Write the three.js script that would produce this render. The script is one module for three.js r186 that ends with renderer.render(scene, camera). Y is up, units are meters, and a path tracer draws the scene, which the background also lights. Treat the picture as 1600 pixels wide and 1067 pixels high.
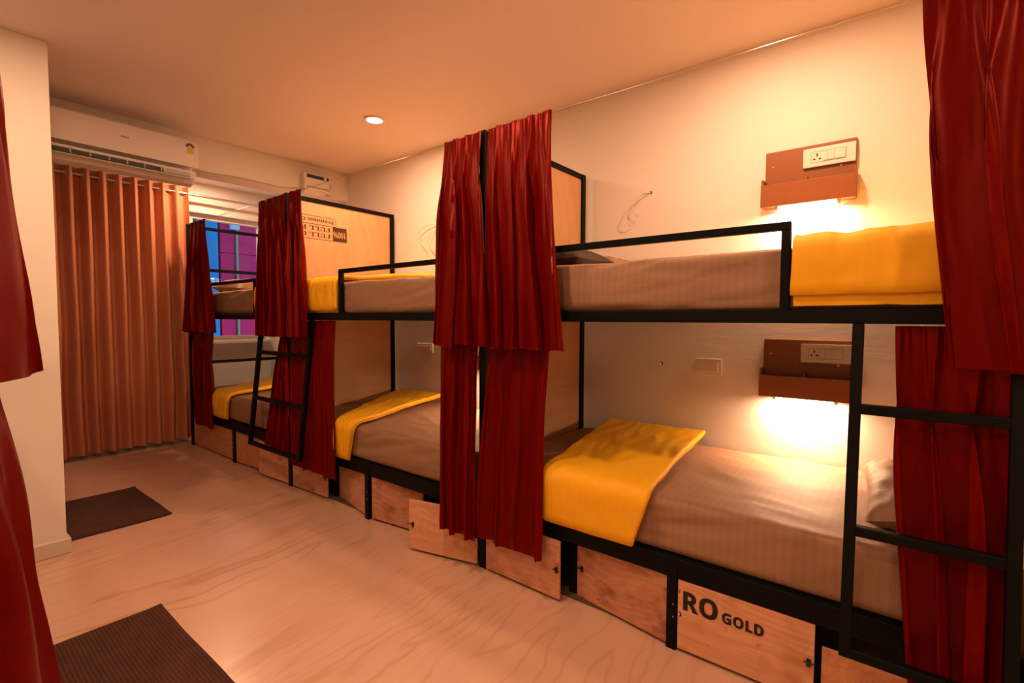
import * as THREE from 'three';
import { RoundedBoxGeometry } from 'three/addons/geometries/RoundedBoxGeometry.js';
import { mergeGeometries as mergeAll } from 'three/addons/utils/BufferGeometryUtils.js';
import { ImprovedNoise } from 'three/addons/math/ImprovedNoise.js';
import { RectAreaLightUniformsLib } from 'three/addons/lights/RectAreaLightUniformsLib.js';

// ---------------------------------------------------------------- camera, sky, lights, exposure
// world: bunk fronts at x = 0, bunk wall at x = 1.02, far (window) end at -z, y up, metres
const scene = new THREE.Scene();
const renderer = new THREE.WebGLRenderer({ antialias: true });
renderer.toneMapping = THREE.LinearToneMapping;
renderer.toneMappingExposure = 3.3;
renderer.shadowMap.enabled = true;
RectAreaLightUniformsLib.init();

const camera = new THREE.PerspectiveCamera(69.68, 1600 / 1067, 0.05, 60);
{
  const yaw = 0.9008, pitch = -0.046, roll = 0.0032;
  const fwd = new THREE.Vector3(Math.sin(yaw) * Math.cos(pitch), Math.sin(pitch), -Math.cos(yaw) * Math.cos(pitch));
  const right = new THREE.Vector3(Math.cos(yaw), 0, Math.sin(yaw));
  const up = new THREE.Vector3().crossVectors(right, fwd);
  camera.position.set(-1.8939, 1.3028, 1.6811);
  camera.up.copy(up.multiplyScalar(Math.cos(roll)).addScaledVector(right, -Math.sin(roll)));
  camera.lookAt(camera.position.clone().add(fwd));
}
scene.add(camera);
scene.background = new THREE.Color().setRGB(0.20, 0.26, 0.38);   // overcast evening sky outside the window

const WARM = new THREE.Color().setRGB(1, 0.568, 0.330);
const CEIL = 2.757;
const DOWNLIGHT_NITS = 190, STRIP_NITS = 50;
// the recessed ceiling lights: one in view over the middle bunk, the others of the room just outside the frame
const DOWNLIGHTS = [[0.342, -1.379], [0.342, 1.2], [-1.5, -1.0], [-0.9, 0.3], [-1.0, 2.8], [-2.4, 1.2], [0.15, -3.8]];

// ---------------------------------------------------------------- helpers
const mergeGeometries = (list) => mergeAll(list.map((g) => (g.index ? g.toNonIndexed() : g)));
const NZ = new ImprovedNoise();
const noise = (x, y = 0, z = 0) => NZ.noise(x + 31.7, y + 17.3, z + 5.1);
function rng(seed) { let s = seed >>> 0; return () => { s = (s + 0x6D2B79F5) >>> 0; let t = s; t = Math.imul(t ^ (t >>> 15), t | 1); t ^= t + Math.imul(t ^ (t >>> 7), t | 61); return ((t ^ (t >>> 14)) >>> 0) / 4294967296; }; }
const lerp = (a, b, t) => a + (b - a) * t;
const clamp = (v, a = 0, b = 1) => Math.min(b, Math.max(a, v));
const smooth = (a, b, x) => { const t = clamp((x - a) / (b - a)); return t * t * (3 - 2 * t); };
const taken = new Map();
function numbered(name) { const n = taken.get(name) ?? 0; taken.set(name, n + 1); return n ? `${name}_${String(n).padStart(3, '0')}` : name; }
function shade(o) { o.traverse((m) => { if (m.isMesh) { m.castShadow = true; m.receiveShadow = true; } }); return o; }
function tag(o, label, category, group) { o.userData.label = label; o.userData.category = category; if (group) o.userData.group = group; return o; }
function thing(name, label, category, pos = [0, 0, 0], group) { const g = new THREE.Group(); g.name = numbered(name); g.position.set(...pos); tag(g, label, category, group); scene.add(g); return g; }
function part(name, geo, mat, parent, label) { const m = new THREE.Mesh(geo, mat); m.name = name; m.castShadow = m.receiveShadow = true; if (label) m.userData.label = label; parent.add(m); return m; }
function solo(name, geo, mat, label, category, group) { const m = new THREE.Mesh(geo, mat); m.name = numbered(name); m.castShadow = m.receiveShadow = true; tag(m, label, category, group); scene.add(m); return m; }
function struct(name, geo, mat, label) { const m = new THREE.Mesh(geo, mat); m.name = numbered(name); m.castShadow = m.receiveShadow = true; m.userData.kind = 'structure'; m.userData.label = label; m.userData.category = name.split('_')[0]; scene.add(m); return m; }
// box between two corners, edges softly rounded
function box(x0, x1, y0, y1, z0, z1, r = 0.0025) {
  const w = x1 - x0, h = y1 - y0, d = z1 - z0;
  const g = r > 0 ? new RoundedBoxGeometry(w, h, d, 2, Math.min(r, w * 0.49, h * 0.49, d * 0.49)) : new THREE.BoxGeometry(w, h, d);
  return g.translate((x0 + x1) / 2, (y0 + y1) / 2, (z0 + z1) / 2);
}
// straight square bar between two points
function bar(a, b, w, h = w, r = 0.003) {
  const A = new THREE.Vector3(...a), B = new THREE.Vector3(...b), L = A.distanceTo(B);
  const g = new RoundedBoxGeometry(w, h, L, 2, Math.min(r, w * 0.4));
  const m = new THREE.Matrix4().lookAt(A, B, Math.abs(B.y - A.y) > 0.9 * L ? new THREE.Vector3(1, 0, 0) : new THREE.Vector3(0, 1, 0));
  return g.applyMatrix4(m).translate((A.x + B.x) / 2, (A.y + B.y) / 2, (A.z + B.z) / 2);
}
function rod(a, b, r, seg = 10) {
  const A = new THREE.Vector3(...a), B = new THREE.Vector3(...b), L = A.distanceTo(B);
  const g = new THREE.CylinderGeometry(r, r, L, seg);
  g.applyQuaternion(new THREE.Quaternion().setFromUnitVectors(new THREE.Vector3(0, 1, 0), B.clone().sub(A).normalize()));
  return g.translate((A.x + B.x) / 2, (A.y + B.y) / 2, (A.z + B.z) / 2);
}
function cord(pts, r, seg = 48) { return new THREE.TubeGeometry(new THREE.CatmullRomCurve3(pts.map((p) => new THREE.Vector3(...p))), seg, r, 6); }
function gridGeo(nu, nv, f, uvf) {
  const pos = [], uv = [], idx = [];
  for (let j = 0; j <= nv; j++) for (let i = 0; i <= nu; i++) { const u = i / nu, v = j / nv; pos.push(...f(u, v)); uv.push(...(uvf ? uvf(u, v) : [u, v])); }
  for (let j = 0; j < nv; j++) for (let i = 0; i < nu; i++) { const a = j * (nu + 1) + i, b = a + 1, c = a + nu + 1, d = c + 1; idx.push(a, c, b, b, c, d); }
  const g = new THREE.BufferGeometry();
  g.setAttribute('position', new THREE.Float32BufferAttribute(pos, 3)); g.setAttribute('uv', new THREE.Float32BufferAttribute(uv, 2)); g.setIndex(idx); g.computeVertexNormals();
  return g;
}
// ---------------------------------------------------------------- textures
function dataTex(w, h, f, srgb = true) {
  const d = new Uint8Array(w * h * 4);
  for (let j = 0; j < h; j++) for (let i = 0; i < w; i++) { const c = f(i / w, j / h), k = (j * w + i) * 4; d[k] = clamp(c[0]) * 255; d[k + 1] = clamp(c[1]) * 255; d[k + 2] = clamp(c[2]) * 255; d[k + 3] = 255; }
  const t = new THREE.DataTexture(d, w, h); t.magFilter = THREE.LinearFilter; t.minFilter = THREE.LinearFilter; t.wrapS = t.wrapT = THREE.RepeatWrapping;
  if (srgb) t.colorSpace = THREE.SRGBColorSpace; t.needsUpdate = true; return t;
}
const grey = (v) => [v, v, v];
// plywood veneer: base colour and dark colour (sRGB 0..1), grain along u
function plyTex(seed, base, dark, blotch, across = false, n = 320) {
  return dataTex(n, n, (a, b) => {
    let u = a, v = b; if (across) { u = b; v = a; }
    const o = seed * 9.17;
    const warp = noise(u * 1.6, v * 2.2, o) * 0.22;
    const grain = noise(u * 3, v * 70 + warp * 30, o + 2) * 0.5 + noise(u * 9, v * 150, o + 4) * 0.35;
    const rings = Math.sin((v + warp * 1.4) * 42 + noise(u * 2, v * 3, o + 7) * 4) * 0.5;
    const bl = noise(u * 3.2, v * 2.6, o + 9) * 0.6 + noise(u * 8, v * 7, o + 11) * 0.4 + noise(u * 22, v * 18, o + 12) * 0.2;
    let t = 0.22 + grain * 0.22 + rings * 0.1 + Math.max(0, bl) * blotch;
    const knot = noise(u * 13, v * 11, o + 20); if (knot > 0.62) t += (knot - 0.62) * 2.2;
    t = clamp(t);
    return [lerp(base[0], dark[0], t), lerp(base[1], dark[1], t), lerp(base[2], dark[2], t)];
  });
}
const texPly = [plyTex(1, [0.88, 0.67, 0.53], [0.58, 0.35, 0.24], 0.5), plyTex(2, [0.92, 0.71, 0.56], [0.62, 0.38, 0.26], 0.35), plyTex(3, [0.84, 0.61, 0.47], [0.48, 0.28, 0.18], 0.9), plyTex(4, [0.86, 0.63, 0.46], [0.54, 0.33, 0.20], 0.5, true)];
const texBoard = plyTex(6, [0.86, 0.69, 0.50], [0.72, 0.50, 0.33], 0.35, true, 512);
const texBoardLow = plyTex(7, [0.86, 0.69, 0.50], [0.72, 0.50, 0.33], 0.35, false, 512);
// floor: polished vitrified tile with long brown veins running across the aisle (along x)
const FX0 = -3.2, FX1 = 1.2, FZ0 = -4.4, FZ1 = 4.2;
const texFloor = dataTex(1024, 2000, (a, b) => {
  const x = FX0 + a * (FX1 - FX0), z = FZ0 + b * (FZ1 - FZ0);
  const w1 = noise(x * 0.9, z * 1.1, 3) * 0.13, w2 = noise(x * 3.2, z * 2.4, 7) * 0.04, w3 = noise(x * 13, z * 9, 4) * 0.010;
  const zz = z + w1 + w2 + w3 + x * 0.05;
  let vein = 0;
  for (let k = 0; k < 3; k++) { const f = [7, 14, 26][k], r = 1 - Math.abs(noise(x * [0.9, 1.8, 3][k], zz * f, 40 + k * 9)) * [11, 8, 6][k]; const gate = smooth(-0.05, 0.35, noise(x * 1.1, z * 1.6, 60 + k * 5)); vein += Math.max(0, r) * gate * [0.62, 0.40, 0.2][k]; }
  const cloud = noise(x * 0.7, zz * 3.2, 12) * 0.5 + noise(x * 1.5, zz * 8, 15) * 0.35 + noise(x * 4, zz * 26, 18) * 0.22;
  const t = clamp(0.3 + cloud * 0.4), q = clamp(vein);
  const c = [lerp(0.825, 0.750, t), lerp(0.680, 0.595, t), lerp(0.595, 0.505, t)];
  return [lerp(c[0], 0.66, q * 0.75), lerp(c[1], 0.47, q * 0.75), lerp(c[2], 0.34, q * 0.75)];
});
// satin stripe bed linen: u in metres along the bed, stripes every 3 cm
const texSheet = dataTex(128, 64, (u, v) => { const s = smooth(0.42, 0.5, (u * 2) % 1) * (1 - smooth(0.92, 1.0, (u * 2) % 1)); const w = noise(u * 60, v * 40, 2) * 0.02; return [0.590 + s * 0.016 + w, 0.455 + s * 0.015 + w, 0.350 + s * 0.014 + w]; });
texSheet.repeat.set(1 / 0.06, 1 / 0.06);
const texYellow = dataTex(128, 64, (u, v) => { const s = smooth(0.42, 0.5, (u * 2) % 1) * (1 - smooth(0.92, 1.0, (u * 2) % 1)); const w = noise(u * 50, v * 50, 5) * 0.02; return [0.955 + s * 0.004 + w, 0.715 + s * 0.005 + w, 0.03]; });
texYellow.repeat.set(1 / 0.06, 1 / 0.06);
const texWeave = dataTex(128, 128, (u, v) => grey(0.5 + 0.22 * Math.sin(u * Math.PI * 2 * 32) * Math.sin(v * Math.PI * 2 * 32) + noise(u * 30, v * 30, 3) * 0.25), false);
texWeave.repeat.set(10, 10);
const texRed = dataTex(256, 256, (u, v) => { const n = noise(u * 70, v * 12, 2) * 0.5 + noise(u * 24, v * 24, 6) * 0.5; return [0.375 + n * 0.05, 0.012, 0.008]; });
texRed.repeat.set(2, 2);
const texMat = dataTex(256, 256, (u, v) => { const rib = Math.sin(u * Math.PI * 2 * 40) * 0.5 + 0.5, n = noise(u * 60, v * 60, 1) * 0.5 + noise(u * 9, v * 9, 4) * 0.35; const t = 0.75 + rib * 0.3 + n * 0.4; return [0.300 * t, 0.150 * t, 0.092 * t]; });
const texMatBump = dataTex(256, 256, (u, v) => grey(0.5 + 0.4 * Math.sin(u * Math.PI * 2 * 40) + noise(u * 90, v * 90, 2) * 0.4), false);
const texPaint = dataTex(256, 256, (u, v) => grey(0.5 + noise(u * 24, v * 24, 8) * 0.35 + noise(u * 70, v * 70, 3) * 0.25), false);
texPaint.repeat.set(3, 3);

// ---------------------------------------------------------------- materials
const std = (o) => new THREE.MeshStandardMaterial({ side: THREE.DoubleSide, ...o });
const phy = (o) => new THREE.MeshPhysicalMaterial({ side: THREE.DoubleSide, ...o });
const lin = (r, g, b) => new THREE.Color().setRGB(r, g, b);
const M = {
  wall: std({ color: lin(0.81, 0.76, 0.68), roughness: 0.75, bumpMap: texPaint, bumpScale: 0.0006 }),
  ceiling: std({ color: lin(0.84, 0.75, 0.70), roughness: 0.85 }),
  floor: phy({ map: texFloor, roughness: 0.28, clearcoat: 0.25, clearcoatRoughness: 0.18 }),
  skirting: std({ color: lin(0.66, 0.57, 0.46), roughness: 0.4 }),
  metal: phy({ color: lin(0.0035, 0.0048, 0.0048), roughness: 0.45, specularIntensity: 0.22 }),
  steel: std({ color: lin(0.62, 0.60, 0.56), roughness: 0.3, metalness: 1 }),
  darkSteel: std({ color: lin(0.05, 0.045, 0.04), roughness: 0.4, metalness: 0.8 }),
  wire: std({ color: lin(0.55, 0.5, 0.42), roughness: 0.35, metalness: 0.8 }),
  ply: texPly.map((t) => std({ map: t, roughness: 0.55 })),
  board: std({ map: texBoard, roughness: 0.5 }),
  boardLow: std({ map: texBoardLow, roughness: 0.5 }),
  plyEdge: std({ color: lin(0.6, 0.42, 0.27), roughness: 0.7 }),
  bedBase: std({ color: lin(0.10, 0.065, 0.04), roughness: 0.8 }),
  sheet: phy({ map: texSheet, roughness: 0.62, sheen: 0.3, sheenColor: lin(0.5, 0.42, 0.35), sheenRoughness: 0.5, bumpMap: texWeave, bumpScale: 0.0004 }),
  yellow: phy({ map: texYellow, roughness: 0.65, sheen: 0.3, sheenColor: lin(0.8, 0.5, 0.05), sheenRoughness: 0.5, bumpMap: texWeave, bumpScale: 0.0004 }),
  brownCloth: phy({ color: lin(0.05, 0.026, 0.013), roughness: 0.8, bumpMap: texWeave, bumpScale: 0.0005 }),
  red: phy({ map: texRed, roughness: 0.36, specularIntensity: 0.9, specularColor: lin(1, 0.14, 0.08), sheen: 0.1, sheenColor: lin(0.4, 0.004, 0.002), sheenRoughness: 0.4 }),
  orange: phy({ color: lin(0.56, 0.215, 0.105), roughness: 0.7, bumpMap: texWeave, bumpScale: 0.0004 }),
  shelf: std({ color: lin(0.28, 0.082, 0.012), roughness: 0.45 }),
  plastic: std({ color: lin(0.80, 0.74, 0.64), roughness: 0.3 }),
  plasticDark: std({ color: lin(0.03, 0.028, 0.025), roughness: 0.4 }),
  groove: std({ color: lin(0.28, 0.24, 0.19), roughness: 0.6 }),
  acBody: phy({ color: lin(0.78, 0.72, 0.68), roughness: 0.22, clearcoat: 0.5, clearcoatRoughness: 0.08 }),
  acVent: std({ color: lin(0.07, 0.085, 0.075), roughness: 0.5 }),
  acGrey: std({ color: lin(0.48, 0.46, 0.41), roughness: 0.4 }),
  stickerYellow: std({ color: lin(0.62, 0.45, 0.04), roughness: 0.5 }),
  stickerRed: std({ color: lin(0.20, 0.04, 0.03), roughness: 0.5 }),
  stickerWhite: std({ color: lin(0.8, 0.76, 0.7), roughness: 0.4 }),
  mat: std({ map: texMat, roughness: 0.95, bumpMap: texMatBump, bumpScale: 0.003 }),
  windowFrame: std({ color: lin(0.74, 0.66, 0.5), roughness: 0.4 }),
  glass: phy({ color: lin(0.97, 0.98, 0.98), roughness: 0.02, transmission: 1, thickness: 0, ior: 1.2 }),
  blueWall: std({ color: lin(0.01, 0.30, 0.72), roughness: 0.7 }),
  pinkWall: std({ color: lin(0.50, 0.001, 0.11), roughness: 0.6 }),
  tealWall: std({ color: lin(0.02, 0.07, 0.07), roughness: 0.7 }),
  greenPipe: std({ color: lin(0.22, 0.34, 0.22), roughness: 0.5 }),
  paleBlue: std({ color: lin(0.3, 0.62, 0.8), roughness: 0.5 }),
  lampGlow: std({ color: lin(0.9, 0.8, 0.6), emissive: lin(1, 0.86, 0.6), emissiveIntensity: 4, roughness: 0.4 }),
  ink: std({ color: lin(0.02, 0.013, 0.009), roughness: 0.8 }),
};
function lampArea(name, x, y, z, w, d, nits, parent) {   // soft lamp facing straight down
  const l = new THREE.RectAreaLight(WARM, nits, w, d); l.name = name; l.position.set(x, y, z); l.rotation.x = -Math.PI / 2; parent.add(l); return l;
}

// ---------------------------------------------------------------- the room
const WX = 1.02, ZF = -4.30, ZN = 4.1, XL = -3.1, T = 0.16;
{
  const g = new THREE.BoxGeometry(FX1 - FX0, 0.12, FZ1 - FZ0).translate((FX0 + FX1) / 2, -0.06, (FZ0 + FZ1) / 2);
  const p = g.attributes.position, uv = g.attributes.uv;
  for (let i = 0; i < p.count; i++) uv.setXY(i, (p.getX(i) - FX0) / (FX1 - FX0), (p.getZ(i) - FZ0) / (FZ1 - FZ0));
  struct('floor', g, M.floor, 'polished beige tile floor with long brown veins');
}
struct('ceiling', box(XL - T, WX + T, CEIL, CEIL + 0.14, ZF - T, ZN + T, 0), M.ceiling, 'plain white painted ceiling');
struct('wall_right', box(WX, WX + T, 0, CEIL, ZF - T, ZN + T, 0), M.wall, 'cream wall behind the bunk beds');
struct('wall_left', box(XL - T, XL, 0, CEIL, ZF - T, ZN + T, 0), M.wall, 'cream wall on the side of the left bunk');
struct('wall_near', box(XL, WX, 0, CEIL, ZN, ZN + T, 0), M.wall, 'cream wall behind the viewer');
const W0 = -1.05, W1 = 0.90, WY0 = 1.05, WY1 = 2.44;
struct('wall_far', mergeGeometries([
  box(XL, WX, 0, WY0, ZF - T, ZF, 0), box(XL, WX, WY1, CEIL, ZF - T, ZF, 0),
  box(XL, W0, WY0, WY1, ZF - T, ZF, 0), box(W1, WX, WY0, WY1, ZF - T, ZF, 0)]), M.wall, 'cream wall with the window at the far end');
struct('wall_return', box(XL, -1.335, 0, CEIL, -2.05, -1.9, 0.006), M.wall, 'short cream wall jutting out beside the left bunk');
struct('baseboard_return', box(XL, -1.318, 0, 0.085, -2.062, -1.886, 0.006), M.skirting, 'low beige skirting around the foot of the short wall');
struct('ceiling_beam', box(XL, WX, 2.487, CEIL, -3.0, -2.76, 0.004), M.wall, 'cream ceiling beam carrying the air conditioner');

// window with sliding panes
{
  const g = new THREE.Group(); g.name = 'window_1'; g.userData = { kind: 'structure', label: 'sliding window with cream frame looking onto blue and magenta walls', category: 'window' }; scene.add(g);
  const zA = -4.43, zB = -4.37;
  part('window_frame', mergeGeometries([box(W0, W1, WY1 - 0.055, WY1, zA, zB), box(W0, W1, WY0, WY0 + 0.05, zA, zB), box(W0, W0 + 0.05, WY0, WY1, zA, zB), box(W1 - 0.045, W1, WY0, WY1, zA, zB)]), M.windowFrame, g);
  for (const x of [-0.46, 0.115]) part('mullion', box(x, x + 0.05, WY0 + 0.05, WY1 - 0.055, zA + 0.006, zB - 0.004), M.windowFrame, g);
  for (const [a, b] of [[W0 + 0.05, -0.46], [-0.41, 0.115], [0.165, W1 - 0.045]]) part('pane', box(a, b, WY0 + 0.05, WY1 - 0.055, -4.402, -4.398, 0), M.glass, g);
  part('window_sill', box(W0 - 0.03, W1 + 0.03, WY0 - 0.035, WY0, -4.36, ZF + 0.05, 0.004), M.wall, g);
}
// what stands outside the window
solo('outside_wall', box(-0.2, 0.88, -0.4, 4.2, -5.9, -5.6, 0), M.blueWall, 'bright blue wall outside the window', 'wall');
{
  const g = thing('outside_cladding', 'magenta panelled wall outside the window with a green pipe', 'wall', [0, 0, 0]);
  for (const [a, b] of [[0.905, 1.09], [1.135, 1.42], [1.43, 1.75]]) for (const [c, d] of [[-0.4, 0.75], [0.757, 2.19], [2.197, 4.2]]) part('panel', box(a, b, c, d, -5.85, -5.6, 0.004), M.pinkWall, g);
  part('drain_pipe', rod([1.115, -0.4, -5.585], [1.115, 4.0, -5.585], 0.017), M.greenPipe, g, 'thin green vertical pipe');
  part('junction_box', box(1.02, 1.14, 2.52, 2.60, -5.6, -5.54, 0.008), M.paleBlue, g, 'pale blue box at the top of the pipe');
}
solo('outside_shutter', box(0.30, 0.56, -0.4, 3.2, -5.5, -5.42, 0.01), M.tealWall, 'dark teal shutter outside beside the left window bar', 'shutter');

// ---------------------------------------------------------------- bunk beds
const TW = 0.04;                                            // tube width
const Y_UP = [1.291, 1.337], Y_LO = [0.289, 0.367], HP = 2.25, D = 0.966;
function post(parent, x, z, y1, y0 = 0) { return part('post', box(x - TW / 2, x + TW / 2, y0, y1, z - TW / 2, z + TW / 2), M.metal, parent); }
function plyDoor(parent, zL, xL, zR, xR, y0, y1, mat, latchAt) {
  // storage door standing on plan line (xL,zL)-(xR,zR)
  const L = Math.hypot(zR - zL, xR - xL), g = new RoundedBoxGeometry(0.012, y1 - y0, L, 1, 0.0015);
  const m = part('storage_door', g, mat, parent);
  m.position.set((xL + xR) / 2, (y0 + y1) / 2, (zL + zR) / 2); m.rotation.y = Math.atan2(xR - xL, zR - zL);
  if (latchAt) {
    const s = latchAt > 0 ? 1 : -1;
    part('latch', mergeGeometries([box(-0.012, -0.006, -0.012, 0.014, s * (L / 2 - 0.022), s * (L / 2 - 0.022) + 0.014, 0.001), rod([-0.016, 0.005, s * (L / 2 - 0.03)], [-0.016, 0.005, s * (L / 2 + 0.004)], 0.003, 6)]), M.darkSteel, m);
  }
  return m;
}
function bunk(name, label, zA, zB, opt) {
  const g = thing(name, label, 'bunk bed', [0, 0, 0], 'black steel bunk beds along the right wall');
  post(g, 0, zA, HP); post(g, D, zA, HP);
  if (opt.endPosts) { post(g, 0, opt.endPosts, HP); post(g, D, opt.endPosts, HP); }
  const a = zA + TW / 2, b = zB - TW / 2;
  part('upper_rail', box(-0.02, 0.02, Y_UP[0], Y_UP[1], a, b), M.metal, g);
  part('upper_rail', box(D - 0.02, D + 0.02, Y_UP[0], Y_UP[1], a, b), M.metal, g);
  part('lower_rail', box(-0.02, 0.02, Y_LO[0], Y_LO[1], a, b), M.metal, g);
  part('lower_rail', box(D - 0.02, D + 0.02, Y_LO[0], Y_LO[1], a, b), M.metal, g);
  part('bed_base', box(0.02, D - 0.02, 1.297, 1.334, a, b), M.bedBase, g);
  part('bed_base', box(0.02, D - 0.02, 0.318, 0.364, a, b), M.bedBase, g);
  // centre divider of the storage space, with its two bolts
  const zc = (zA + zB) / 2 + (opt.dividerShift ?? 0), dv = part('divider', box(-0.024, 0.016, 0, 0.335, zc - 0.02, zc + 0.02), M.metal, g);
  for (const y of [0.135, 0.185]) part('bolt', rod([-0.027, y, zc + 0.008], [-0.023, y, zc + 0.008], 0.003, 6), M.steel, dv);
  part('storage_stile', box(0.06, 0.10, 0, Y_LO[0], (zA + zc) / 2 - 0.02, (zA + zc) / 2 + 0.02), M.metal, g);
  part('storage_stile', box(0.06, 0.10, 0, Y_LO[0], (zB + zc) / 2 - 0.02, (zB + zc) / 2 + 0.02), M.metal, g);
  part('storage_floor', box(0.03, D, 0.004, 0.012, a, b, 0), M.bedBase, g);
  part('storage_back', box(0.62, 0.63, 0.012, Y_LO[0] + 0.02, a, b, 0), M.bedBase, g);
  // guard rail of the upper bed
  const [g0, g1] = opt.guard, guard = [];
  guard.push(box(-0.014, 0.014, 1.606, 1.634, g0, g1));
  for (const z of opt.guardPosts) guard.push(box(-0.014, 0.014, Y_UP[1] - 0.002, 1.606, z - 0.014, z + 0.014));
  part('guard_rail', mergeGeometries(guard), M.metal, g);
  for (const d of opt.doors) plyDoor(g, ...d);
  if (opt.boards) {
    part('head_frame', box(TW / 2, D - TW / 2, HP - 0.032, HP, zA - 0.016, zA + 0.016), M.metal, g);
    part('head_frame', box(TW / 2, D - TW / 2, Y_UP[0], Y_UP[1], zA - 0.02, zA + 0.018), M.metal, g);
    part('head_board', box(TW / 2, D - TW / 2, Y_UP[1], HP - 0.032, zA - 0.006, zA + 0.006, 0.001), M.board, g, 'pale plywood board');
    part('head_board', box(TW / 2, D - TW / 2, Y_LO[1], Y_UP[0], zA - 0.006, zA + 0.006, 0.001), M.boardLow, g, 'plywood board with level grain');
  } else for (const y of [2.226, 1.80, 1.31, 0.84, 0.33]) part('end_bar', box(TW / 2, D - TW / 2, y - 0.016, y + 0.016, zA - 0.014, zA + 0.014), M.metal, g);
  return g;
}
const P = M.ply;
const bunk1 = bunk('bunk_bed', 'black steel bunk bed at the far end in front of the window', -4, -2, { guard: [-3.98, -2.545], guardPosts: [-2.559], boards: false,
  doors: [[-3.975, 0.0, -3.045, 0.0, 0.014, 0.287, P[3]], [-2.965, -0.008, -2.53, 0.02, 0.014, 0.287, P[3], 1], [-2.47, -0.035, -2.035, -0.008, 0.014, 0.285, P[1]]] });
const bunk2 = bunk('bunk_bed', 'black steel bunk bed in the middle, its head board printed with upside-down lettering', -2, 0, { guard: [-1.309, -0.03], guardPosts: [-1.295], boards: true,
  doors: [[-1.965, -0.008, -1.515, 0.012, 0.014, 0.285, P[0], 1], [-1.475, 0.085, -1.04, 0.0, 0.014, 0.285, P[0]], [-0.96, -0.006, -0.53, 0.05, 0.014, 0.285, P[2]], [-0.452, -0.125, -0.03, -0.022, 0.014, 0.292, P[1], -1]] });
const bunk3 = bunk('bunk_bed', 'nearest black steel bunk bed on the right with wall lamps lit', 0, 2.02, { guard: [0.03, 1.382], guardPosts: [1.368], endPosts: 2.04, dividerShift: -0.005, boards: true,
  doors: [[0.035, -0.022, 0.49, -0.03, 0.014, 0.285, P[0], 1], [0.535, 0.055, 0.985, -0.01, 0.014, 0.285, P[2], -1], [1.03, -0.016, 1.488, -0.012, 0.014, 0.287, P[1], 1], [1.508, 0.0, 1.99, 0.0, 0.014, 0.212, P[3]]] });

// ---- print on the plywood
function canvasTex(w, h, draw) { const c = document.createElement('canvas'); c.width = w; c.height = h; draw(c.getContext('2d'), w, h); const t = new THREE.CanvasTexture(c); t.colorSpace = THREE.SRGBColorSpace; t.magFilter = THREE.LinearFilter; return t; }
function printPlane(w, h, tex, parent, label) {
  return part('printed_lettering', new THREE.PlaneGeometry(w, h), new THREE.MeshStandardMaterial({ map: tex, transparent: true, alphaTest: 0.35, roughness: 0.8 }), parent, label);
}
{ // upside-down stamp on the head board of the middle bunk
  const t = canvasTex(1024, 400, (c, w, h) => {
    c.clearRect(0, 0, w, h); c.translate(w, h); c.rotate(Math.PI);            // the stamp stands on its head
    c.strokeStyle = '#4a2b16'; c.fillStyle = '#4a2b16'; c.lineWidth = 5;
    c.fillRect(10, 8, 260, 236);
    c.strokeRect(272, 8, 742, 236); c.strokeRect(215, 246, 800, 130);
    const wide = (t, px, x, y, k) => { c.save(); c.font = `bold ${px}px serif`; c.translate(x, y); c.scale(k, 1); c.fillText(t, 0, 0); c.restore(); };
    wide('FULL CORE', 96, 310, 112, 1.5); wide('FULL PANEL', 96, 310, 216, 1.5); wide('Premium CHOICE', 74, 252, 338, 1.35);
    c.globalCompositeOperation = 'destination-out'; c.font = 'bold 118px sans-serif'; c.save(); c.translate(22, 172); c.scale(0.82, 1.2); c.fillText('100%', 0, 0); c.restore();
  });
  const m = printPlane(0.50, 0.195, t, bunk2, 'upside-down printed stamp reading 100% full core full panel');
  m.position.set(0.257, 2.028, -1.9925);
}
{ // half-cut brand letters on a storage door of the nearest bunk
  const t = canvasTex(1024, 600, (c, w, h) => {
    c.clearRect(0, 0, w, h); c.fillStyle = '#241509';
    c.fillRect(0, 74, 7, 34);                                              // last of the cut letter
    c.lineWidth = 7; c.strokeStyle = '#241509'; const heavy = (t, x, y) => { c.fillText(t, x, y); c.strokeText(t, x, y); };
    c.font = 'bold 232px sans-serif'; heavy('RO', 18, 240);
    c.lineWidth = 4; c.font = 'bold 122px sans-serif'; heavy('GOLD', 358, 228);
    c.font = 'bold 84px sans-serif'; c.fillText('o', -22, 318);
  });
  const m = printPlane(0.45, 0.2637, t, bunk3, 'black printed letters RO GOLD cut off at the board edge');
  m.rotation.y = -Math.PI / 2; m.position.set(-0.0222, 0.1505, 1.26);
}

// ---- ladders: stiles lean out a little at the foot
const lean = (y) => -0.113 * (1.29 - y) - 0.012;
function ladder(zA, zB, label) {
  const g = thing('ladder', label, 'ladder', [0, 0, 0], 'black steel ladders on the bunk fronts');
  for (const z of [zA, zB]) part('stile', bar([lean(1.29) - 0.014, 1.29, z], [lean(0.29) - 0.014, 0.29, z], 0.03, 0.032), M.metal, g);
  for (const y of [1.03, 0.665, 0.305]) part('rung', bar([lean(y) - 0.014, y, zA + 0.012], [lean(y) - 0.014, y, zB - 0.012], 0.028, 0.03), M.metal, g);
  return g;
}
ladder(-2.39, -1.62, 'wide black ladder between the far and the middle bunk');
ladder(1.578, 1.932, 'narrow black ladder on the nearest bunk at the right edge');

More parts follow.
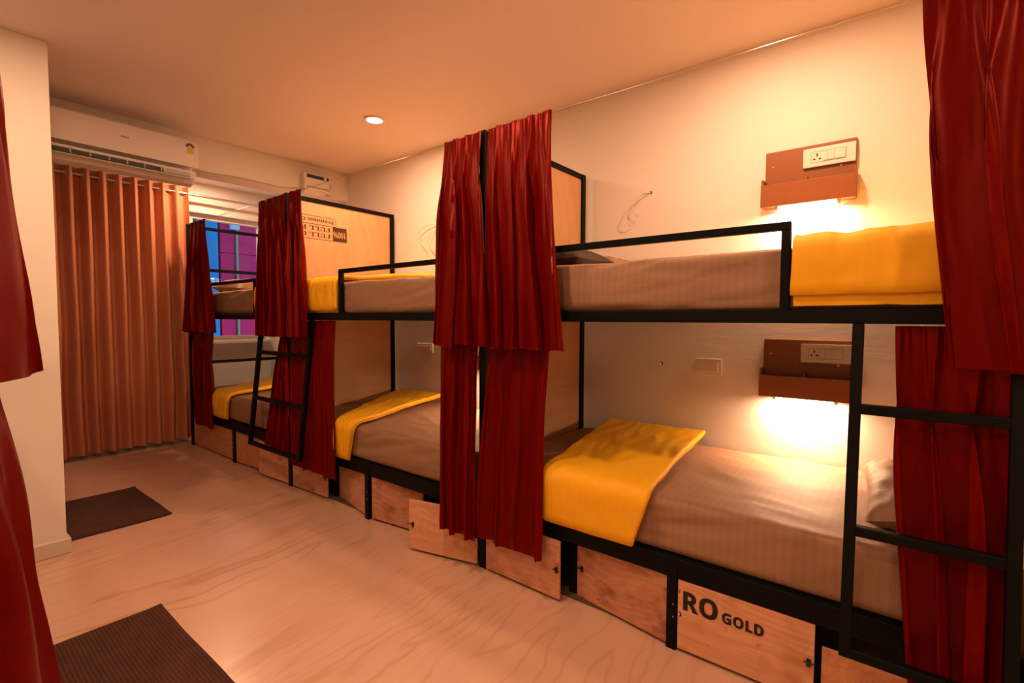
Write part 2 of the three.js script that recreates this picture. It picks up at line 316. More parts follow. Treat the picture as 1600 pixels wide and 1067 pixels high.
// ---- mattresses in striped brown sheets
function mattressGeo(x0, x1, y0, y1, z0, z1, seed, amp) {
  const w = x1 - x0, h = y1 - y0, d = z1 - z0, r = 0.03;
  const g = new THREE.BoxGeometry(w, h, d, 44, 14, 120), p = g.attributes.position, uv = g.attributes.uv;
  const H = [w / 2, h / 2, d / 2];
  for (let i = 0; i < p.count; i++) {
    const v = [p.getX(i), p.getY(i), p.getZ(i)], q = v.map((c, k) => clamp(c, -H[k] + r, H[k] - r)), n = v.map((c, k) => c - q[k]), l = Math.hypot(...n) || 1;
    const X = v[0] + x0 + w / 2, Y = v[1], Z = v[2] + z0 + d / 2, top = n[1] / l > 0.7, s = seed * 7.3;
    // pulled creases: long ridges that wander
    let wr;
    if (top) wr = (1 - Math.abs(noise(X * 5 + noise(X * 2, Z * 2, s) * 1.5, Z * 2.2, s + 1)) * 2.4) * 0.5 + noise(X * 9, Z * 6, s + 3) * 0.35 + noise(X * 22, Z * 14, s + 4) * 0.15;
    else { const dg = Z * 3.4 + Y * 9; wr = (1 - Math.abs(noise(dg * 0.7 + noise(Z * 3, Y * 6, s) * 0.8, Y * 16 - Z * 3.2, s + 5)) * 2.6) * 0.55 * smooth(-0.5, 0.3, noise(Z * 1.3, 2, s + 8)) + noise(Z * 3, Y * 7, s + 6) * 0.5; }
    const edge = Y < -H[1] + 0.02 ? 0 : 1;
    const k = r + wr * amp * edge;
    p.setXYZ(i, q[0] + n[0] / l * k, q[1] + n[1] / l * k, q[2] + n[2] / l * k);
    uv.setXY(i, Z, X + Y);
  }
  g.computeVertexNormals();
  return g.translate(x0 + w / 2, y0 + h / 2, z0 + d / 2);
}
const MG = 'brown striped mattresses on the bunks';
function mattress(zA, zB, upper, seed, label) {
  const y0 = upper ? 1.335 : 0.365, y1 = upper ? 1.548 : 0.583;
  return solo('mattress', mattressGeo(upper ? 0.022 : 0.005, 0.985, y0, y1, zA, zB, seed, 0.011), M.sheet, label, 'mattress', MG);
}
mattress(-3.9, -2.04, true, 1, 'brown sheeted mattress on the upper far bunk by the window');
mattress(-3.95, -2.04, false, 2, 'brown sheeted mattress on the lower far bunk, under the window');
mattress(-1.97, -0.04, true, 3, 'brown striped mattress on the upper middle bunk behind a guard rail');
mattress(-1.97, -0.04, false, 4, 'brown striped mattress on the lower middle bunk');
mattress(0.035, 1.99, true, 5, 'brown striped mattress on the upper nearest bunk');
mattress(0.035, 1.99, false, 6, 'brown striped mattress on the lower nearest bunk lit by the lamp');

// ---- pillows
function pillowGeo(lx, ly, lz, seed) {
  const side = (sg) => gridGeo(36, 36, (a, b) => {
    const u = (sg > 0 ? a : 1 - a) * 2 - 1, v = b * 2 - 1;
    const ear = 1 - 0.07 * (1 - u * u * v * v) * Math.pow(Math.max(Math.abs(u), Math.abs(v)), 4);    // edges pulled in between the corners
    const puff = Math.pow(Math.max(0, 1 - u ** 4), 0.55) * Math.pow(Math.max(0, 1 - v ** 4), 0.55);
    const rim = Math.max(Math.abs(u), Math.abs(v)), along = Math.abs(u) > Math.abs(v) ? v : u;
    const crease = noise(along * 9, rim * 1.5, seed) * 0.22 * smooth(0.35, 0.9, rim) * puff + noise(u * 2.5, v * 2.5, seed + 4) * 0.16 * puff + (1 - Math.abs(noise(u * 3 + v, v * 5 - u, seed + 9)) * 3) * 0.06 * puff;
    return [u * ear * lx / 2, sg * (puff * 0.5 + crease * 0.5) * ly, v * ear * lz / 2];
  }, (a, b) => [(b - 0.5) * lz, (a - 0.5) * lx]);
  return mergeGeometries([side(1), side(-1)]);
}
function pillow(pos, size, rot, seed, mat, label) { const m = solo('pillow', pillowGeo(...size, seed), mat, label, 'pillow', 'pillows on the bunks'); m.position.set(...pos); m.rotation.set(...rot); return m; }
pillow([0.42, 1.615, -3.50], [0.62, 0.16, 0.5], [0.05, 0.1, 0.05], 1, M.sheet, 'pinkish beige pillow on the upper far bunk by the window');
pillow([0.30, 1.600, 0.24], [0.42, 0.12, 0.48], [0, 0.05, 0.03], 2, M.brownCloth, 'dark brown cushion at the head of the upper nearest bunk');
pillow([0.76, 1.60, 0.24], [0.36, 0.13, 0.40], [0, -0.1, 0], 3, M.sheet, 'beige pillow behind the dark brown cushion');
pillow([0.48, 0.668, 1.80], [0.72, 0.15, 0.44], [-0.16, 0.06, 0.02], 4, M.sheet, 'crumpled beige pillow on the lower nearest bunk behind the ladder');

// ---- yellow blankets folded across the beds and hanging over the front
// fz0/fz1: z limits at the hem, at the front edge and at the wall
function blanketSheet(prof, zlo, zhi, th, seed, amp, nu = 56, nz = 44) {
  const cum = [0]; for (let i = 1; i < prof.length; i++) cum.push(cum[i - 1] + Math.hypot(prof[i][0] - prof[i - 1][0], prof[i][1] - prof[i - 1][1]));
  const Ltot = cum[cum.length - 1];
  const curve = new THREE.CatmullRomCurve3(prof.map((q) => new THREE.Vector3(q[0], q[1], 0)), false, 'centripetal');
  const N = nu, pts = curve.getSpacedPoints(N), nor = pts.map((_, i) => { const a = pts[Math.max(0, i - 1)], b = pts[Math.min(N, i + 1)], t = b.clone().sub(a).normalize(); return new THREE.Vector3(-t.y, t.x, 0); });
  const fk = prof[Math.min(3, prof.length - 1)] && cum[3] / Ltot;               // where the front edge is turned
  const lim = (arr, s) => s < fk ? lerp(arr[0], arr[1], s / fk) : lerp(arr[1], arr[2], (s - fk) / (1 - fk));
  // ring: up the top face, round the ends, back underneath
  const ring = []; for (let i = 0; i <= nz; i++) ring.push([i / nz, 1]); ring.push([1.004, 0.5]); for (let i = nz; i >= 0; i--) ring.push([i / nz, 0]); ring.push([-0.004, 0.5]); ring.push([0, 1]);
  const pos = [], uv = [], idx = [], R = ring.length;
  for (let j = 0; j <= N; j++) {
    const s = j / N, a = lim(zlo, s), b = lim(zhi, s);
    for (const [f, k] of ring) {
      const z = lerp(a, b, f) + noise(s * 6, f * 3, seed) * 0.012 * (f > 0.95 || f < 0.05 ? 1 : 0.4);
      const wr = ((1 - Math.abs(noise(s * 5 + f * 2.5, f * 7 - s * 4, seed + 2)) * 2.6) * 0.55 + noise(s * 9, f * 8, seed + 4) * 0.45 + noise(s * 22, f * 17, seed + 6) * 0.15) * amp * smooth(0.0, 0.08, s);
      const off = k * th + wr * (0.3 + 0.7 * k), end = 1 - 0.5 * smooth(0.97, 1, Math.abs(s - 0.5) * 2) * (k > 0.4 ? 1 : 0);
      const o = off * end, p = pts[j], n = nor[j];
      pos.push(p.x + n.x * o, p.y + n.y * o + (j === 0 ? noise(f * 5, 3, seed) * 0.006 : 0), z);
      uv.push(z, s * Ltot);
    }
  }
  for (let j = 0; j < N; j++) for (let i = 0; i < R - 1; i++) { const q = j * R + i; idx.push(q, q + 1, q + R, q + 1, q + R + 1, q + R); }
  for (const j of [0, N]) { const c = pos.length / 3; let m = [0, 0, 0]; for (let i = 0; i < R - 1; i++) for (let k = 0; k < 3; k++) m[k] += pos[(j * R + i) * 3 + k] / (R - 1); pos.push(...m); uv.push(0, 0); for (let i = 0; i < R - 1; i++) idx.push(j * R + i, c, j * R + i + 1); }
  const g = new THREE.BufferGeometry(); g.setAttribute('position', new THREE.Float32BufferAttribute(pos, 3)); g.setAttribute('uv', new THREE.Float32BufferAttribute(uv, 2)); g.setIndex(idx); g.computeVertexNormals(); return g;
}
const BG = 'yellow blankets folded across the bunks';
function blanket(label, xf, yHem, yTop, yBack, zlo, zhi, seed, under = 0.018, th = 0.022) {
  const g = thing('blanket', label, 'blanket', [0, 0, 0], BG);
  const prof = (h, dx, dy) => [[xf + dx, h], [xf + dx, (h + yTop) / 2], [xf + dx + 0.002, yTop - 0.035 + dy], [xf + dx + 0.012, yTop - 0.008 + dy], [xf + 0.045, yTop + 0.006 + dy], [0.2, yTop + 0.012 + dy], [0.5, lerp(yTop, yBack, 0.45) + 0.012 + dy], [0.8, lerp(yTop, yBack, 0.85) + dy], [0.97, yBack + dy]];
  part('upper_fold', blanketSheet(prof(yHem + under, -0.010, 0.008), zlo, zhi, th, seed, 0.008), M.yellow, g);
  part('under_fold', blanketSheet(prof(yHem, 0, 0), zlo.map((z) => z + 0.008), zhi.map((z) => z - 0.008), 0.006, seed + 1, 0.001), M.yellow, g);
  return g;
}
blanket('yellow blanket draped over the lower nearest bunk', -0.022, 0.36, 0.590, 0.640, [0.395, 0.40, 0.25], [0.845, 0.905, 0.82], 11, 0.012);
blanket('yellow blanket hanging over the upper nearest bunk under the wall lamp', -0.004, 1.350, 1.556, 1.585, [1.392, 1.392, 1.40], [1.90, 1.90, 1.92], 12, 0.036);
blanket('yellow blanket over the upper middle bunk beside the printed head board', -0.004, 1.345, 1.560, 1.645, [-1.72, -1.72, -1.90], [-1.315, -1.315, -1.32], 13, 0.012);
blanket('yellow blanket across the lower middle bunk', -0.022, 0.352, 0.592, 0.645, [-1.325, -1.325, -1.86], [-1.17, -1.12, -1.33], 14, 0.010);
blanket('yellow blanket over the lower far bunk near the window', -0.022, 0.372, 0.592, 0.640, [-3.385, -3.36, -3.86], [-3.10, -3.06, -3.22], 15, 0.010);
blanket('yellow blanket glimpsed at the near end of the upper far bunk', -0.004, 1.345, 1.556, 1.60, [-2.50, -2.50, -2.5], [-2.20, -2.20, -2.2], 16, 0.012);

// ---------------------------------------------------------------- maroon curtains
function drape({ zt, zb, y, x, amp, folds, seed, out = -1, nv = 56, ret = 0 }) {
  const nu = Math.round(folds * 14), R = rng(seed * 977 + 13);
  const sub = 2.3 + R() * 0.8, ph = R() * 6.28, ph2 = R() * 6.28;
  return gridGeo(nu, nv, (u, v) => {
    const h = 1 - v;                                         // v 0 at hem, 1 at header
    const t = 1 - h;
    const warp = 0.10 * noise(u * 2.6, t * 1.1, seed) * smooth(0, 0.3, h) + 0.035 * noise(u * 6, h * 1.7, seed + 7);
    const uu = u + warp * (4 * u * (1 - u));
    const z = lerp(lerp(zt[0], zb[0], Math.pow(h, 1.3)), lerp(zt[1], zb[1], Math.pow(h, 1.3)), u);
    const A = lerp(amp[0], amp[1], smooth(0, 0.45, h)) * (0.65 + 0.6 * (noise(u * 3, h * 0.8, seed + 3) + 0.4));
    const p = uu * folds * Math.PI * 2 + ph;
    const s = Math.sin(p) + 0.38 * Math.sin(2 * p + ph2 + noise(u * 2, h * 2, seed + 11) * 3), shape = Math.sign(s) * Math.pow(Math.abs(s), 0.8) * (0.75 + 0.7 * noise(Math.floor(uu * folds) * 3.7, h * 0.9, seed + 13));
    const fine = Math.sin(p * sub + ph2) * lerp(0.35, 0.13, smooth(0, 0.25, h)) + noise(u * 9, h * 4, seed + 5) * 0.22;
    const gather = Math.sin(u * folds * 5 * Math.PI * 2 + ph2) * 0.004 * (1 - smooth(0.0, 0.12, h));
    const xc = lerp(x[0], x[1], Math.pow(h, 0.9));
    const off = A * (shape + fine) * 0.8 + gather;
    const zo = Math.cos(p) * A * 0.8 * smooth(0, 0.3, h) * (u > 0.03 && u < 0.97 ? 1 : 0.3);
    const hem = noise(u * 4, 9, seed) * 0.018 * smooth(0.7, 1, h) + shape * 0.006 * smooth(0.85, 1, h);
    return [xc + out * off - out * ret * Math.pow(smooth(0.82, 1, u), 1.5), lerp(y[1], y[0], v === 1 ? 1 : v) + hem, z + zo];
  }, (u, v) => [u * Math.abs(zt[1] - zt[0]) * 2.2, v * (y[0] - y[1])]);
}
const CG = 'maroon privacy curtains of the bunks';
function redCurtain(label, o) { return solo('bunk_curtain', drape(o), M.red, label, 'curtain', CG); }
const UY = [2.238, 1.168], UX = [-0.012, -0.100], UA = [0.010, 0.050];
const LY = [1.285, 0.20], LX = [0.004, -0.070], LA = [0.008, 0.042];
redCurtain('maroon upper curtain bunched at the window end of the far bunk', { zt: [-3.88, -3.497], zb: [-3.96, -3.16], y: UY, x: [-0.03, -0.1], amp: UA, folds: 4, seed: 1 });
redCurtain('maroon upper curtain on the near end of the far bunk', { zt: [-2.404, -1.971], zb: [-2.374, -1.853], y: UY, x: [-0.03, -0.1], amp: UA, folds: 4, seed: 2 });
redCurtain('narrow maroon upper curtain beside the printed head board', { zt: [-1.932, -1.735], zb: [-1.844, -1.578], y: UY, x: [-0.03, -0.1], amp: UA, folds: 2.5, seed: 3 });
redCurtain('maroon upper curtain left of the post between middle and nearest bunk', { zt: [-0.254, 0.01], zb: [-0.252, 0.098], y: UY, x: [-0.036, -0.1], amp: UA, folds: 3, seed: 4 });
redCurtain('maroon upper curtain right of the post between middle and nearest bunk', { zt: [0.054, 0.429], zb: [0.089, 0.548], y: [2.238, 1.162], x: [-0.036, -0.1], amp: UA, folds: 4, seed: 5 });
redCurtain('large maroon upper curtain at the right edge of the photo', { zt: [1.7, 2.33], zb: [1.784, 2.362], y: UY, x: [-0.03, -0.1], amp: [0.014, 0.052], folds: 5, seed: 6 });
redCurtain('maroon lower curtain at the window end of the far bunk', { zt: [-3.962, -3.431], zb: [-3.727, -3.295], y: [1.285, 0.27], x: [0.004, -0.075], amp: LA, folds: 4, seed: 7 });
redCurtain('maroon lower curtain behind the left half of the wide ladder', { zt: [-2.1, -2.02], zb: [-2.225, -1.863], y: [1.285, 0.30], x: [0.0, -0.09], amp: [0.008, 0.030], folds: 3, seed: 8 });
redCurtain('maroon lower curtain at the far end of the middle bunk beside the ladder', { zt: [-1.95, -1.36], zb: [-1.806, -1.247], y: [1.285, 0.215], x: [0.0, -0.085], amp: [0.008, 0.036], folds: 4, seed: 9 });
redCurtain('maroon lower curtain at the near end of the middle bunk', { zt: [-0.315, -0.035], zb: [-0.201, 0.05], y: [1.285, 0.195], x: [0.0, -0.135], amp: [0.008, 0.036], folds: 3, seed: 10 });
redCurtain('maroon lower curtain at the far end of the nearest bunk by the yellow blanket', { zt: [0.04, 0.41], zb: [0.018, 0.443], y: [1.285, 0.20], x: [0.0, -0.095], amp: [0.008, 0.040], folds: 3.5, seed: 11 });
redCurtain('maroon lower curtain behind the narrow ladder of the nearest bunk', { zt: [1.668, 1.955], zb: [1.740, 1.965], y: [1.285, 0.20], x: [0.002, -0.085], amp: [0.010, 0.042], folds: 3.4, seed: 12 });
redCurtain('sliver of maroon lower curtain right of the narrow ladder', { zt: [2.07, 2.4], zb: [1.952, 2.368], y: [1.285, 0.20], x: [0.0, -0.085], amp: LA, folds: 4, seed: 13 });
// wire that carries the upper curtains
solo('curtain_wire', mergeGeometries([[-4, -2], [-2, 0], [0, 2.04], [2.04, 4.0]].map(([a, b]) => cord([[-0.006, 2.243, a], [-0.006, 2.237, (a + b) / 2], [-0.006, 2.243, b]], 0.0022, 12))), M.wire, 'thin steel wire along the tops of the bunk posts', 'wire');

// ---------------------------------------------------------------- bunk on the left with its curtains (edge of the photo)
{
  const g = thing('bunk_bed', 'black steel bunk bed behind the maroon curtains at the left edge', 'bunk bed', [0, 0, 0], 'black steel bunk beds on the left side');
  const x0 = -1.83, x1 = -2.79;
  for (const x of [x0, x1]) for (const z of [-1.80, 0.30]) post(g, x, z, HP);
  for (const x of [x0, x1]) { part('upper_rail', box(x - 0.02, x + 0.02, ...Y_UP, -1.78, 0.28), M.metal, g); part('lower_rail', box(x - 0.02, x + 0.02, ...Y_LO, -1.78, 0.28), M.metal, g); }
  part('bed_base', box(x1 + 0.02, x0 - 0.02, 1.297, 1.334, -1.78, 0.28), M.bedBase, g);
  part('bed_base', box(x1 + 0.02, x0 - 0.02, 0.318, 0.364, -1.78, 0.28), M.bedBase, g);
  for (const y of [HP - 0.016, 1.31, 0.33]) part('end_bar', box(x1 + 0.02, x0 - 0.02, y - 0.016, y + 0.016, 0.285, 0.315), M.metal, g);
}
const LG = 'maroon curtains of the left bunk';
solo('bunk_curtain', drape({ zt: [-0.5, 0.30], zb: [-0.42, 0.235], y: [2.238, 1.175], x: [-1.792, -1.696], amp: [0.01, 0.028], folds: 4.6, seed: 21, out: 1, ret: 0.16 }), M.red, 'maroon upper curtain at the left edge of the photo', 'curtain', LG);
solo('bunk_curtain', drape({ zt: [-0.5, 0.29], zb: [-0.45, 0.30], y: [1.285, 0.20], x: [-1.782, -1.672], amp: [0.01, 0.03], folds: 4.4, seed: 22, out: 1, ret: 0.20 }), M.red, 'maroon lower curtain at the left edge of the photo', 'curtain', LG);
solo('curtain_wire', rod([-1.80, 2.24, -1.8], [-1.80, 2.24, 0.3], 0.0022, 6), M.wire, 'thin steel wire of the left bunk curtain', 'wire');

// ---------------------------------------------------------------- orange curtain, rod, eyelets
{
  const zc = -4.16, x0 = -1.25, x1 = 0.05, n = 11, amp = 0.045, yr = 2.588;
  const c = thing('window_curtain', 'long plain orange eyelet curtain hanging to the floor', 'curtain', [0, 0, 0]);
  const g = gridGeo(n * 18, 60, (u, v) => {
    const h = 1 - v, s = Math.sin(u * n * Math.PI * 2 + 0.7), A = amp * lerp(1, 1.25, h) * (0.9 + 0.5 * noise(u * 5, h * 1.2, 4));
    const wob = noise(u * 6, h * 2.4, 9) * 0.035 * smooth(0.1, 0.9, h);
    return [lerp(x0, x1, u) + wob + lerp(0, 0.03, h) * u, lerp(0.045, 2.650, v) + 0.012 * noise(u * 9, 3, 2) * smooth(0.85, 1, h), zc + A * s + noise(u * 14, h * 3, 6) * 0.008];
  }, (u, v) => [u * 2.4, v * 2.6]);
  part('cloth', g, M.orange, c);
  for (let k = 0; k < n * 2; k++) {
    const u = (k * 0.5 - 0.7 / (2 * Math.PI)) / n; if (u < 0.01 || u > 0.99) continue;
    const t = new THREE.TorusGeometry(0.021, 0.004, 6, 20); t.rotateY(Math.PI / 2 + (k % 2 ? -0.6 : 0.6)); t.translate(lerp(x0, x1, u), yr, zc);
    part('eyelet', t, M.steel, c);
  }
  const r = thing('curtain_rod', 'metal curtain rod above the window', 'curtain rod', [0, 0, 0]);
  part('rod', rod([-1.6, yr, zc], [0.93, yr, zc], 0.0125, 16), M.steel, r);
  for (const x of [-1.5, 0.9]) part('bracket', mergeGeometries([rod([x, yr, zc], [x, yr, ZF], 0.007), box(x - 0.02, x + 0.02, yr - 0.03, yr + 0.03, ZF, ZF + 0.006, 0.001)]), M.steel, r);
}

// ---------------------------------------------------------------- air conditioner on the beam
{
  const xa = -1.40, xb = -0.408, a = thing('air_conditioner', 'white wall air conditioner mounted on the ceiling beam', 'air conditioner', [0, 0, 0]);
  const zb = -2.76;
  const ext = (pts, x0, x1, bev = 0.008) => { // profile points (z,y) swept along x
    const s = new THREE.Shape(); pts.forEach(([z, y], i) => i ? s.lineTo(-z, y) : s.moveTo(-z, y)); s.closePath();
    const g = new THREE.ExtrudeGeometry(s, { depth: x1 - x0 - 2 * bev, bevelEnabled: bev > 0, bevelThickness: bev, bevelSize: bev * 0.8, bevelOffset: -bev * 0.8, bevelSegments: 3, curveSegments: 4 });
    g.rotateY(Math.PI / 2); return g.translate(x0 + bev, 0, 0);
  };
  part('body', ext([[zb, 2.335], [-2.70, 2.318], [-2.64, 2.332], [-2.600, 2.368], [-2.583, 2.405], [-2.586, 2.418], [-2.66, 2.422], [-2.66, 2.46], [-2.60, 2.465], [-2.60, 2.62], [zb, 2.638]], xa, xb, 0.016), M.acBody, a);
  part('front_panel', ext([[-2.60, 2.450], [-2.575, 2.446], [-2.556, 2.440], [-2.551, 2.46], [-2.551, 2.60], [-2.554, 2.630], [-2.562, 2.640], [-2.66, 2.645], [-2.66, 2.62], [-2.60, 2.61]], xa, xb, 0.006), M.acBody, a);
  const tilt = (g) => { g.rotateX(-0.42); return g; };
  const outlet = part('outlet', tilt(box(-0.41, 0.21, -0.026, 0.026, -0.012, 0.006, 0.002)), M.acVent, a, 'dark air outlet'); outlet.position.set(-0.84, 2.392, -2.588);
  const flap = part('flap', tilt(box(-0.43, 0.385, -0.040, -0.028, -0.008, 0.006, 0.002)), M.acGrey, a); flap.position.set(-0.84, 2.390, -2.592);
  const cover = part('side_cover', tilt(box(0.215, 0.385, -0.026, 0.026, -0.010, 0.005, 0.002)), M.acGrey, a); cover.position.set(-0.84, 2.392, -2.587);
  for (const x of [-0.41, -0.30, -0.20, -0.10, 0.0, 0.10, 0.20]) { const f = part('fin', tilt(box(x - 0.004, x + 0.004, -0.026, 0.026, 0.004, 0.010, 0.001)), M.acGrey, a); f.position.set(-0.84, 2.392, -2.588); }
  { const sh = new THREE.Shape(); sh.absarc(0, 0, 0.03, 0, Math.PI, false); sh.absarc(0, 0, 0.012, Math.PI, 0, true);
    const st = part('star_label', new THREE.ExtrudeGeometry(sh, { depth: 0.002, bevelEnabled: false, curveSegments: 16 }), M.stickerRed, a, 'dark red arc of the rating sticker'); st.position.set(-0.460, 2.583, -2.5515); }
  part('star_label', box(-0.480, -0.440, 2.535, 2.582, -2.5515, -2.5495, 0.0005), M.stickerYellow, a, 'yellow field of the rating sticker');
  part('star_label', box(-0.480, -0.440, 2.495, 2.533, -2.5515, -2.5495, 0.0005), M.stickerWhite, a, 'white field of the rating sticker');
  const lg = printPlane(0.075, 0.02, canvasTex(256, 64, (c) => { c.clearRect(0, 0, 256, 64); c.fillStyle = '#6b5a52'; c.font = 'bold 60px sans-serif'; c.fillText('Haier', 40, 52); }), a, 'small grey maker mark');
  lg.name = 'maker_mark'; lg.position.set(-0.852, 2.548, -2.5500);
}
// voltage stabiliser and its cable
{
  const s = thing('voltage_stabiliser', 'small white stabiliser box with dark display beside the ceiling', 'stabiliser', [0, 0, 0]);
  part('case', box(0.515, 0.768, 2.497, 2.657, -2.76, -2.675, 0.012), M.plastic, s);
  part('display', box(0.535, 0.758, 2.612, 2.643, -2.677, -2.6725, 0.001), M.plasticDark, s, 'dark display strip');
  part('display_button', box(0.705, 0.735, 2.615, 2.640, -2.674, -2.671, 0.001), M.plastic, s);
  part('slot', box(0.530, 0.757, 2.527, 2.533, -2.677, -2.6735, 0.001), M.plasticDark, s);
  part('lower_lip', box(0.525, 0.745, 2.484, 2.500, -2.755, -2.69, 0.006), M.plastic, s);
  part('power_lead', cord([[0.766, 2.61, -2.70], [0.80, 2.59, -2.71], [0.792, 2.545, -2.715], [0.775, 2.515, -2.72], [0.80, 2.50, -2.752], [0.84, 2.498, -2.757]], 0.004, 40), M.acGrey, s);
  solo('power_cable', cord([[-0.41, 2.470, -2.745], [-0.36, 2.482, -2.752], [-0.25, 2.478, -2.755], [-0.1, 2.490, -2.755], [0.06, 2.492, -2.755], [0.2, 2.489, -2.755], [0.32, 2.486, -2.755], [0.42, 2.500, -2.75], [0.515, 2.52, -2.73]], 0.006, 80), M.acGrey, 'grey power cable from the air conditioner along the beam edge', 'cable');
}

// ---------------------------------------------------------------- wall shelves with sockets and reading lamps
function lampShelf(z0, y0, label) {
  const z1 = z0 + 0.395, h = 0.292, g = thing('lamp_shelf', label, 'wall lamp', [0, 0, 0], 'brown wall shelves with sockets and reading lamps');
  part('back_board', box(WX - 0.018, WX, y0, y0 + h, z0, z1, 0.002), M.shelf, g);
  part('tray_front', box(WX - 0.095, WX - 0.083, y0 - 0.004, y0 + 0.108, z0 - 0.006, z1 + 0.006, 0.002), M.shelf, g);
  for (const z of [z0 - 0.006, z1 - 0.006]) part('tray_side', box(WX - 0.083, WX - 0.018, y0, y0 + 0.140, z, z + 0.012, 0.002), M.shelf, g);
  part('tray_divider', box(WX - 0.083, WX - 0.018, y0 + 0.012, y0 + 0.125, z0 + 0.19, z0 + 0.202, 0.002), M.shelf, g);
  part('tray_bottom', box(WX - 0.083, WX - 0.018, y0, y0 + 0.012, z0, z1, 0.002), M.shelf, g);
  for (const [dz, dy] of [[0.035, 0.215], [0.335, 0.170]]) part('screw', rod([WX - 0.018, y0 + dy, z0 + dz], [WX - 0.0205, y0 + dy, z0 + dz], 0.004, 8), M.steel, g);
  const p = part('switch_plate', box(WX - 0.032, WX - 0.018, y0 + 0.178, y0 + 0.272, z1 - 0.222, z1 - 0.002, 0.004), M.plastic, g, 'cream socket and switch plate');
  const xs = WX - 0.032;
  part('plate_groove', mergeGeometries([box(xs - 0.0008, xs + 0.002, y0 + 0.199, y0 + 0.2005, z1 - 0.186, z1 - 0.040, 0), box(xs - 0.0008, xs + 0.002, y0 + 0.2505, y0 + 0.252, z1 - 0.186, z1 - 0.040, 0), box(xs - 0.0008, xs + 0.002, y0 + 0.199, y0 + 0.252, z1 - 0.1875, z1 - 0.186, 0), box(xs - 0.0008, xs + 0.002, y0 + 0.199, y0 + 0.252, z1 - 0.041, z1 - 0.0395, 0)]), M.groove, p);
  part('socket_hole', mergeGeometries([box(xs - 0.001, xs + 0.003, y0 + 0.227, y0 + 0.243, z1 - 0.164, z1 - 0.158, 0), box(xs - 0.001, xs + 0.003, y0 + 0.212, y0 + 0.219, z1 - 0.178, z1 - 0.168, 0), box(xs - 0.001, xs + 0.003, y0 + 0.212, y0 + 0.219, z1 - 0.154, z1 - 0.144, 0)]), M.plasticDark, p);
  for (const [k, w] of [[0.136, 0.020], [0.114, 0.026], [0.086, 0.042]]) part('switch_key', box(xs - 0.004, xs, y0 + 0.203, y0 + 0.248, z1 - k, z1 - k + w, 0.002), M.plastic, p);
  const lamp = part('lamp_tube', rod([WX - 0.048, y0 - 0.011, z0 + 0.07], [WX - 0.048, y0 - 0.011, z1 - 0.07], 0.009, 12), M.lampGlow, g, 'glowing warm white tube');
  for (const z of [z0 + 0.055, z1 - 0.07]) part('lamp_cap', box(WX - 0.062, WX - 0.036, y0 - 0.022, y0, z, z + 0.015, 0.003), M.plastic, g);
  lampArea('lamp_light', WX - 0.048, y0 - 0.0215, (z0 + z1) / 2, 0.018, z1 - z0 - 0.14, STRIP_NITS * 5, g);
  return g;
}
lampShelf(1.095, 1.886, 'lit brown lamp shelf on the wall above the upper nearest bunk');
lampShelf(1.110, 0.908, 'lit brown lamp shelf on the wall above the lower nearest bunk');
lampShelf(-0.905, 1.886, 'brown lamp shelf of the upper middle bunk hidden behind maroon curtains');
lampShelf(-0.890, 0.908, 'brown lamp shelf of the lower middle bunk hidden behind maroon curtains');

lampShelf(-2.905, 1.886, 'brown lamp shelf of the upper far bunk hidden behind the printed head board');
lampShelf(-2.890, 0.908, 'brown lamp shelf of the lower far bunk hidden behind maroon curtains');

function wallSwitch(z0, z1, y0, y1, label) {
  const g = thing('wall_switch', label, 'switch', [0, 0, 0], 'cream switch plates on the bunk wall');
  part('plate', box(WX - 0.012, WX, y0, y1, z0, z1, 0.004), M.plastic, g);
  part('inner_frame', box(WX - 0.015, WX - 0.010, y0 + 0.018, y1 - 0.018, z0 + 0.018, z1 - 0.018, 0.002), M.plastic, g);
  const n = 4, w = (z1 - z0 - 0.042) / n;
  for (let k = 0; k < n; k++) part('switch_key', box(WX - 0.018, WX - 0.013, y0 + 0.0205, y1 - 0.0205, z0 + 0.021 + k * w + 0.0008, z0 + 0.021 + (k + 1) * w - 0.0008, 0.0015), M.plastic, g);
}
wallSwitch(0.748, 0.894, 0.986, 1.078, 'cream switch plate on the wall of the lower nearest bunk');
wallSwitch(-1.70, -1.50, 1.005, 1.085, 'dim switch plate on the wall of the lower middle bunk');
const WG = 'loose white wires poking out of the wall';
function wallWire(label, hole, loops) {
  const g = thing('loose_wire', label, 'wire', [0, 0, 0], WG);
  part('wall_hole', rod([WX - 0.002, hole[0], hole[1]], [WX + 0.001, hole[0], hole[1]], 0.009, 10), M.plasticDark, g);
  for (const l of loops) part('wire', cord(l, 0.003, 32), M.plastic, g);
}
wallWire('thin white wires curling from the wall above the upper nearest bunk', [2.078, 0.455], [[[WX, 2.078, 0.455], [WX - 0.03, 2.075, 0.42], [WX - 0.04, 2.03, 0.372], [WX - 0.035, 1.985, 0.352], [WX - 0.03, 1.955, 0.372], [WX - 0.03, 1.945, 0.39]], [[WX, 2.078, 0.452], [WX - 0.035, 2.06, 0.39], [WX - 0.05, 1.99, 0.325], [WX - 0.045, 1.93, 0.305], [WX - 0.04, 1.905, 0.335], [WX - 0.035, 1.915, 0.365]]]);
wallWire('short white wire loop by the switch of the lower nearest bunk', [1.034, 0.542], [[[WX, 1.034, 0.542], [WX - 0.03, 1.026, 0.51], [WX - 0.035, 1.0, 0.478], [WX - 0.04, 0.995, 0.497], [WX - 0.03, 1.014, 0.52], [WX - 0.02, 1.022, 0.525]], [[WX, 1.03, 0.54], [WX - 0.04, 1.02, 0.495], [WX - 0.045, 0.997, 0.49]]]);
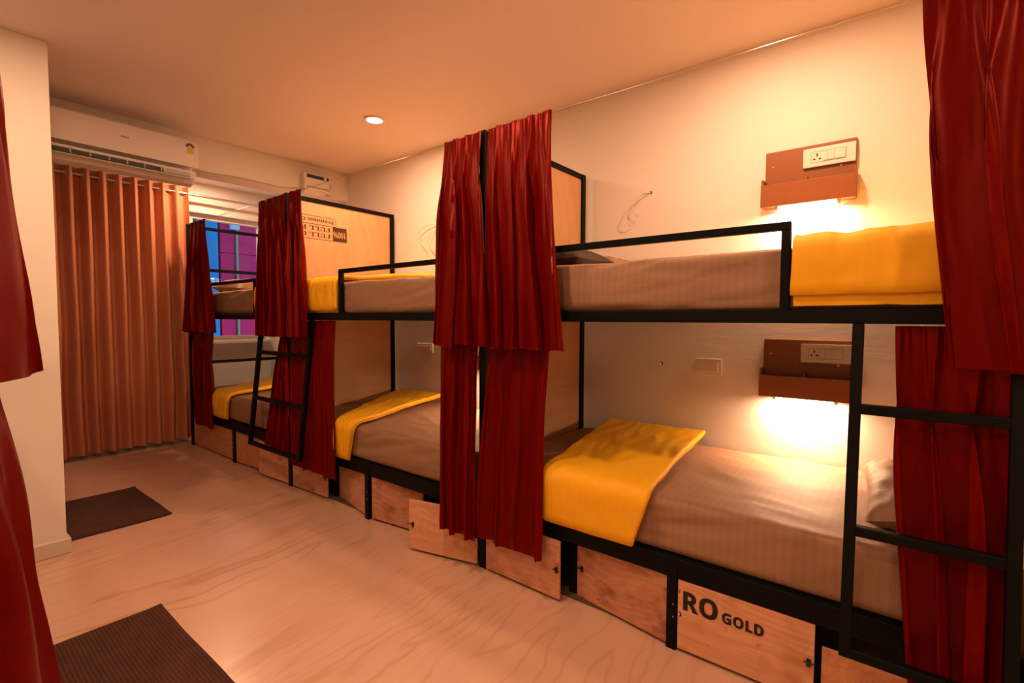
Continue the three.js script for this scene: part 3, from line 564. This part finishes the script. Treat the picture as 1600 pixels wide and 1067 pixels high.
wallWire('thin wires curling from the wall above the upper middle bunk', [2.09, -1.41], [[[WX, 2.09, -1.41], [WX - 0.03, 2.11, -1.50], [WX - 0.03, 2.05, -1.64], [WX - 0.03, 1.97, -1.62], [WX - 0.03, 1.90, -1.55]], [[WX, 2.088, -1.42], [WX - 0.025, 2.03, -1.49], [WX - 0.025, 1.95, -1.53], [WX - 0.02, 1.88, -1.48], [WX - 0.02, 1.85, -1.40]]]);

// ---------------------------------------------------------------- door mats
function floorMat(x0, x1, z0, z1, label, seed) {
  const g = new THREE.BoxGeometry(x1 - x0, 0.010, z1 - z0, 24, 1, 36), p = g.attributes.position;
  for (let i = 0; i < p.count; i++) { const x = p.getX(i), z = p.getZ(i), c = smooth(0.85, 1, Math.abs(z) / ((z1 - z0) / 2)) * smooth(0.8, 1, x / ((x1 - x0) / 2)); p.setY(i, p.getY(i) + 0.004 * c + Math.max(0, noise(x * 4, z * 4, seed)) * 0.002); p.setX(i, x + noise(z * 3, 1, seed) * 0.005); p.setZ(i, z + noise(x * 3, 4, seed) * 0.006); }
  g.computeVertexNormals(); g.translate((x0 + x1) / 2, 0.0055, (z0 + z1) / 2);
  return solo('door_mat', g, M.mat, label, 'mat', 'brown ribbed door mats');
}
floorMat(-1.30, -0.785, -2.88, -2.07, 'brown ribbed mat beyond the short wall', 1);
floorMat(-1.70, -1.185, -0.90, -0.10, 'brown ribbed mat in the foreground beside the left bunk', 2);

// ---------------------------------------------------------------- ceiling lights
DOWNLIGHTS.forEach(([x, z], i) => {
  const seen = i === 0, g = thing('ceiling_light', seen ? 'round glowing ceiling light above the middle bunk' : ['', 'round ceiling light above the nearest bunk', 'round ceiling light in front of the short wall', 'round ceiling light over the aisle', 'round ceiling light behind the viewer', 'round ceiling light on the left side', 'round ceiling light between the beam and the window'][i], 'ceiling light', [x, CEIL, z], 'round ceiling lights');
  part('rim', new THREE.LatheGeometry([[0.056, 0], [0.056, -0.010], [0.060, -0.013], [0.070, -0.011], [0.074, 0]].map(([a, b]) => new THREE.Vector2(a, b)), 40), M.plastic, g);
  part('lens', new THREE.CylinderGeometry(0.0555, 0.0555, 0.008, 40).translate(0, -0.005, 0), M.lampGlow, g, 'glowing lens');
  lampArea('lamp_light', 0, -0.0145, 0, 0.1, 0.1, DOWNLIGHT_NITS, g);
});

renderer.render(scene, camera);
